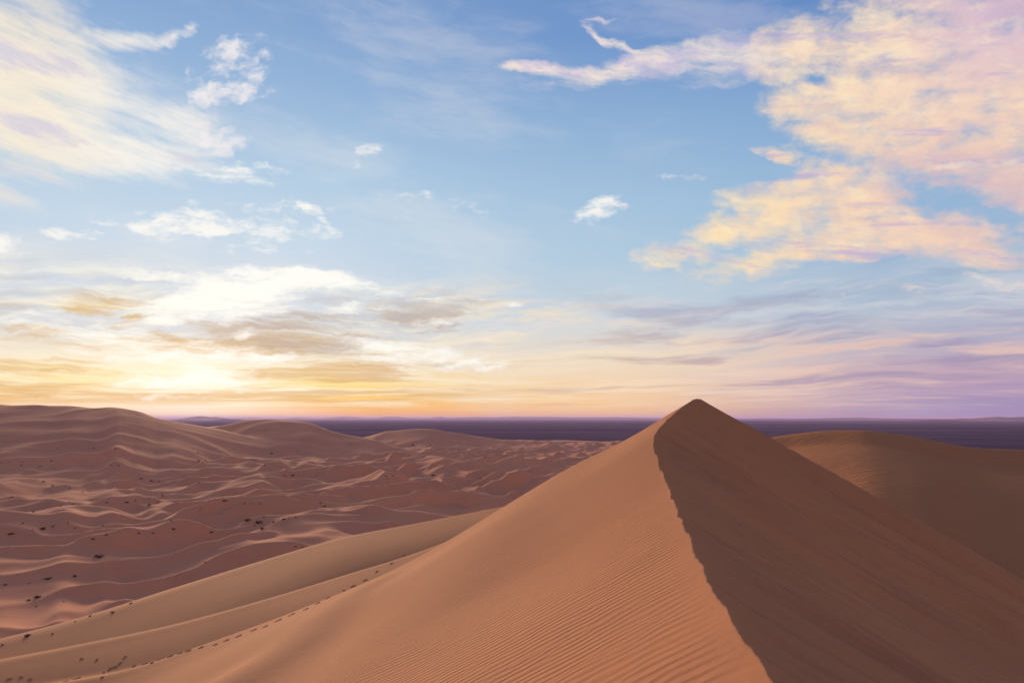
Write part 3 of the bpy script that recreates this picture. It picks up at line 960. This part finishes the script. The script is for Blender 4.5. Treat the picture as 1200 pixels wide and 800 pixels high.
def place_shrub(px, py, w, label, group, i):
    h = hit(px, py, 44)
    if h is None:
        return
    x, y, z = h
    s = w / FOC * y * .78
    fm, sm = VAR[i % 6]
    o = bpy.data.objects.new('desert_shrub', None)
    o.empty_display_size = .2
    col.objects.link(o)
    o.location = (x, y, height(x, y) - .02 * s)
    o.rotation_euler = (0, 0, random.uniform(0, 6.28))
    o.scale = (s, s, s * random.uniform(.75, 1.05))
    o['label'] = label; o['category'] = 'shrub'
    if group:
        o['group'] = group
    for nm, me in (('foliage', fm), ('stem', sm)):
        c = bpy.data.objects.new(nm, me); c.parent = o; col.objects.link(c)


n_ = 0
for (px, py, w, lab_) in SHRUBS:
    place_shrub(px, py, w, lab_, 'dark shrubs on the dunes', n_); n_ += 1
for (grp, noun, lst) in ZONES:
    lst = sorted(lst)
    for k, (px, py, w) in enumerate(lst):
        lab_ = (ORD[k] if k < len(lst) - 1 else 'rightmost') + ' of ' + noun.replace('small tufts strewn round the shrub thicket under the crescent dune', 'the small tufts strewn round the thicket') 
        place_shrub(px, py, w, lab_, grp, n_); n_ += 1

# ------------------------------------------------------------------ footprints up the flank of the near dune
def footprint_mesh():
    vs_, fs = [], []
    n = 14
    prof = [(0, .004), (.45, .004), (.72, .012), (.92, .026), (1.1, .021), (1.5, -.03)]
    for r, zz in prof:
        for k in range(n):
            a = 2 * math.pi * k / n
            # waist of the sole, heap of pushed-up sand at the toe
            w = 1 - .16 * math.cos(2 * a) ** 8
            heap = 1.5 if math.cos(a) < -.5 else .8 + .2 * math.sin(a * 3)
            vs_.append((.17 * r * math.cos(a), .075 * r * math.sin(a) * w, zz * (heap if .8 < r < 1.3 else 1)))
    for i in range(len(prof) - 1):
        for k in range(n):
            a = i * n + k; b_ = i * n + (k + 1) % n
            fs.append((a, b_, b_ + n, a + n))
    me = bpy.data.meshes.new('footprint'); me.from_pydata(vs_, [], fs); me.update()
    me.polygons.foreach_set('use_smooth', [True] * len(fs))
    me.materials.append(M_near)
    return me


FM = footprint_mesh()
TRAIL = [(474, 651), (458, 661), (442, 671), (427, 681), (414, 687), (402, 692.5), (385, 700.5), (371.5, 707.5), (357.5, 714.5), (341.5, 720.5), (326, 727.5), (311.5, 733.5), (296.5, 739.5), (280, 745), (264.5, 751),
         (253, 755), (234.5, 759), (221, 762.5), (210, 766), (200, 769), (189, 772.5), (179, 775.5), (170, 777.5), (158, 780.5),
         (147, 771), (139, 779), (133, 783), (127, 786), (123, 789), (121, 793), (97, 773), (112, 775), (90, 795), (78, 798), (12, 797), (24, 796), (34, 798)]
dune = ground[0]
prev = None
for i, (px, py) in enumerate(TRAIL):
    h = hit(px, py, 6)
    if h is None:
        continue
    x, y, z = h
    z = height(x, y)
    e = .35
    nrm = Vector((-(height(x + e, y) - height(x - e, y)) / (2 * e), -(height(x, y + e) - height(x, y - e)) / (2 * e), 1)).normalized()
    nx = TRAIL[i + 1] if i + 1 < len(TRAIL) else TRAIL[i - 1]
    h2 = hit(nx[0], nx[1], 6) or h
    d = Vector((h2[0] - x, h2[1] - y, h2[2] - z))
    d = (d - nrm * d.dot(nrm)).normalized() if d.length > .01 else Vector((1, 0, 0))
    yv = nrm.cross(d)
    o = bpy.data.objects.new('footprint', FM)
    o.matrix_world = Matrix.Translation(Vector((x, y, z)) + nrm * .012 + yv * (.05 if i % 2 else -.05)) @ Matrix((d, yv, nrm)).transposed().to_4x4()
    s = random.uniform(.65, .95)
    o.scale = (s, s, s)
    mw = o.matrix_world.copy()
    o.parent = dune
    o.matrix_local = mw
    col.objects.link(o)
